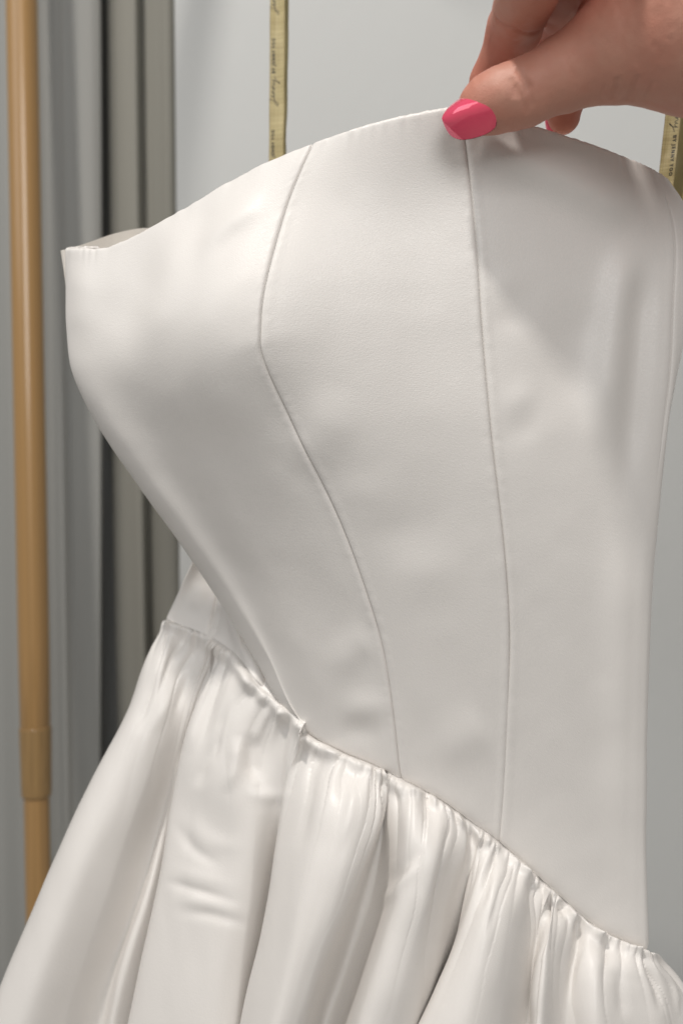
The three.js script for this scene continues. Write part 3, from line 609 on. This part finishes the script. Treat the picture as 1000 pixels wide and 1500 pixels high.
{
  const lo = V(9, 9, 9), hi = V(-9, -9, -9);
  for (const [a, b] of bones) for (const q of [a, b]) { lo.min(V(q.x - q.r - 0.006, q.y - q.r - 0.006, q.z - q.r - 0.006)); hi.max(V(q.x + q.r + 0.006, q.y + q.r + 0.006, q.z + q.r + 0.006)); }
  const { pos, idx } = surfaceNets(lo, hi, 0.0011);
  const N = pos.length / 3, uv = [], col = [], nor = [], p = V(0, 0, 0), e = 0.0004;
  const axis = thumb[5].clone().sub(thumb[1]).normalize(), side = V(0, 1, 0).addScaledVector(axis, -axis.y).normalize(), third = axis.clone().cross(side);
  for (let i = 0; i < N; i++) {
    p.set(pos[3 * i], pos[3 * i + 1], pos[3 * i + 2]);
    const gr = () => { const q = V(0, 0, 0), f = field(p, true); for (const k of ['x', 'y', 'z']) { const o = p[k]; p[k] = o + e; q[k] = field(p, true); p[k] = o - e; q[k] -= field(p, true); p[k] = o; } return [q.divideScalar(2 * e), f]; };
    let [q, f] = gr(); p.addScaledVector(q, -clamp(f, -0.001, 0.001) / Math.max(q.lengthSq(), 0.3));
    [q] = gr(); q.normalize(); nor.push(q.x, q.y, q.z);
    pos[3 * i] = p.x; pos[3 * i + 1] = p.y; pos[3 * i + 2] = p.z;
    const r = p.clone().sub(thumb[3]); uv.push(r.dot(axis), r.dot(side) + 0.6 * r.dot(third));
    // skin: mottled, redder towards the finger tips and joints
    let red = 0.25 * fbm(p.x * 90, p.y * 90, p.z * 90, 3) + 0.12 * fbm(p.x * 400, p.y * 400, p.z * 400, 2);
    for (const c of [thumb, indexF, middleF]) red += 0.5 * Math.exp(-(p.distanceToSquared(c[0]) / 0.016 ** 2));
    for (const c of [indexF, middleF]) red += 0.55 * smooth(0.035, 0.0, Math.min(...[1, 2, 3].map((k) => p.distanceTo(c[k]))));
    red = clamp(0.4 + red);
    col.push(lerp(0.58, 0.56, red), lerp(0.325, 0.20, red), lerp(0.24, 0.14, red));
  }
  const g = new THREE.BufferGeometry();
  g.setAttribute('position', new THREE.Float32BufferAttribute(pos, 3)); g.setAttribute('normal', new THREE.Float32BufferAttribute(nor, 3));
  g.setAttribute('uv', new THREE.Float32BufferAttribute(uv, 2)); g.setAttribute('color', new THREE.Float32BufferAttribute(col, 3)); g.setIndex(idx);
  // fine skin: a net of tiny lines
  const pts = []; for (let i = 0; i < 420; i++) pts.push([rnd(), rnd()]);
  const cellsOf = new Map(); pts.forEach((q) => { const k = Math.floor(q[0] * 16) + ',' + Math.floor(q[1] * 16); cellsOf.set(k, [...(cellsOf.get(k) ?? []), q]); });
  const pores = texture(384, 384, (u, v) => {
    let a = 9, b = 9; const cu = Math.floor(u * 16), cv = Math.floor(v * 16);
    for (let i = -1; i <= 1; i++) for (let j = -1; j <= 1; j++) for (const [x, y] of cellsOf.get(((cu + i + 16) % 16) + ',' + ((cv + j + 16) % 16)) ?? []) {
      let dx = Math.abs(u - x), dy = Math.abs(v - y); dx = Math.min(dx, 1 - dx); dy = Math.min(dy, 1 - dy);
      const d = Math.hypot(dx, dy * 1.5); if (d < a) { b = a; a = d; } else if (d < b) b = d;
    }
    return clamp(0.25 + (b - a) * 22) * 0.8 + 0.1 * hash(Math.floor(u * 384), Math.floor(v * 384), 2);
  });
  const skin = new THREE.MeshPhysicalMaterial({ name: 'skin', vertexColors: true, roughness: 0.48, bumpMap: repeated(pores, 1 / 0.011, 1 / 0.011), bumpScale: 0.00006, sheen: 0.2, sheenColor: new THREE.Color(0.9, 0.5, 0.4) });
  const person = thing('person', 'bare hand with glossy pink nails pinching the top edge of the white dress', 'person');
  mesh('hand', g, skin, person);

  // nails: a curved almond plate with thickness
  const gloss = new THREE.MeshPhysicalMaterial({ name: 'pink_nail_gel', color: new THREE.Color().setRGB(0.94, 0.085, 0.175), roughness: 0.08, metalness: 0.2, clearcoat: 1, clearcoatRoughness: 0.04, iridescence: 0.3, iridescenceIOR: 1.6, iridescenceThicknessRange: [200, 420] });
  const nail = (base, tip, out, half, curve, arch) => {       // out: which way the nail faces
    const L = tip.clone().sub(base), len = L.length(), a = L.clone().normalize(), n = out.clone().addScaledVector(a, -out.dot(a)).normalize(), s = a.clone().cross(n), G = [];
    for (const back of [0, 1]) {
      const P = [];
      for (let j = 0; j <= 40; j++) {
        const row = [], t = 1 - (1 - j / 40) ** 1.6, w = half * (t < 0.36 ? 0.66 + 0.34 * Math.sqrt(1 - ((0.36 - t) / 0.36) ** 2) : Math.pow(Math.max(0, 1 - ((t - 0.36) / 0.64) ** 2.4), 0.38));
        for (let i = 0; i <= 32; i++) {
          const x = (i / 32 * 2 - 1), ang = x * curve * (0.35 + 0.65 * w / half), rim = Math.min(1, Math.min(1 - Math.abs(x), t * 2.2, (1 - t) * 1.6) * 6);
          const R = half / Math.sin(curve), along = t * len - (t < 0.3 ? (0.3 - t) * 0.45 * len * (1 - x * x) : 0);
          const lift = R * (Math.cos(ang) - 1) + arch * (1 - (2 * t - 0.9) ** 2) + (back ? -0.0002 - 0.0009 * Math.sqrt(Math.max(0, rim)) : 0.0002 * Math.sqrt(Math.max(0, rim)));
          row.push(base.clone().addScaledVector(a, along).addScaledVector(s, x * w).addScaledVector(n, lift));
        }
        P.push(row);
      }
      const q = gridGeometry(P); if (back) q.index.array.reverse(); G.push(q);
    }
    return mesh('fingernail', mergeGeometries(G), gloss, person);
  };
  const b = hand(719, 147, 0.3006), tip = hand(646, 173, 0.3092);
  nail(b, tip, V(-0.15, 0.20, 0.96), 0.0088, 1.28, 0.0018).userData.label = 'glossy pink almond thumb nail';
  nail(hand(801, 152, 0.3495), hand(807, 202, 0.3515), V(-0.85, -0.1, 0.50), 0.0046, 1.0, 0.0006).userData.label = 'pink nail of a finger behind the dress edge';
}

// ------------------------------------------------------------------ lamps out of view
RectAreaLightUniformsLib.init();
UNSEEN_LAMPS.forEach(({ kind, at: p, aim, power, soft, size, color, label }, i) => {
  const c = new THREE.Color(...color), to = V(...aim).sub(V(...p)).normalize(), shellM = new THREE.MeshStandardMaterial({ name: 'lamp_housing', color: 0x333333, roughness: 0.5, side: THREE.DoubleSide });
  const glow = (e) => new THREE.MeshStandardMaterial({ name: 'lamp_glow', color: 0x111111, emissive: c, emissiveIntensity: e });
  if (kind === 'spot') {
    const lamp = thing('unseen_spot_lamp', 'unseen small round spotlight above and before the dress, placed to cast the hand shadow', 'lamp');
    lamp.position.set(...p); lamp.lookAt(...aim);
    const shell = new THREE.CylinderGeometry(0.06, 0.05, 0.12, 40, 1, true); shell.rotateX(Math.PI / 2); shell.translate(0, 0, -0.06);
    mesh('housing', shell, shellM, lamp);
    const disc = new THREE.CircleGeometry(0.05, 40); disc.translate(0, 0, -0.005);
    mesh('lamp_disc', disc, glow(6), lamp);
    const l = new THREE.SpotLight(c, power, 0, 0.75, 0.6, 2);
    l.position.set(...p).addScaledVector(to, 0.05); l.target.position.set(...aim);
    l.castShadow = true; l.shadow.radius = soft; l.shadow.mapSize.set(2048, 2048);
    scene.add(l, l.target);
  } else {
    const lamp = thing('unseen_panel_lamp' + (i > 1 ? '_001' : ''), label, 'lamp');
    lamp.position.set(...p); lamp.lookAt(...aim);
    const back = new THREE.BoxGeometry(size + 0.04, size + 0.04, 0.04); back.translate(0, 0, -0.03);
    mesh('housing', back, shellM, lamp);
    const sheet = new THREE.PlaneGeometry(size, size); sheet.translate(0, 0, -0.006);
    mesh('lamp_sheet', sheet, glow(0.5), lamp);
    const l = new THREE.RectAreaLight(c, power, size, size);
    l.position.set(...p); l.lookAt(...aim); scene.add(l);
  }
});

renderer.render(scene, camera);
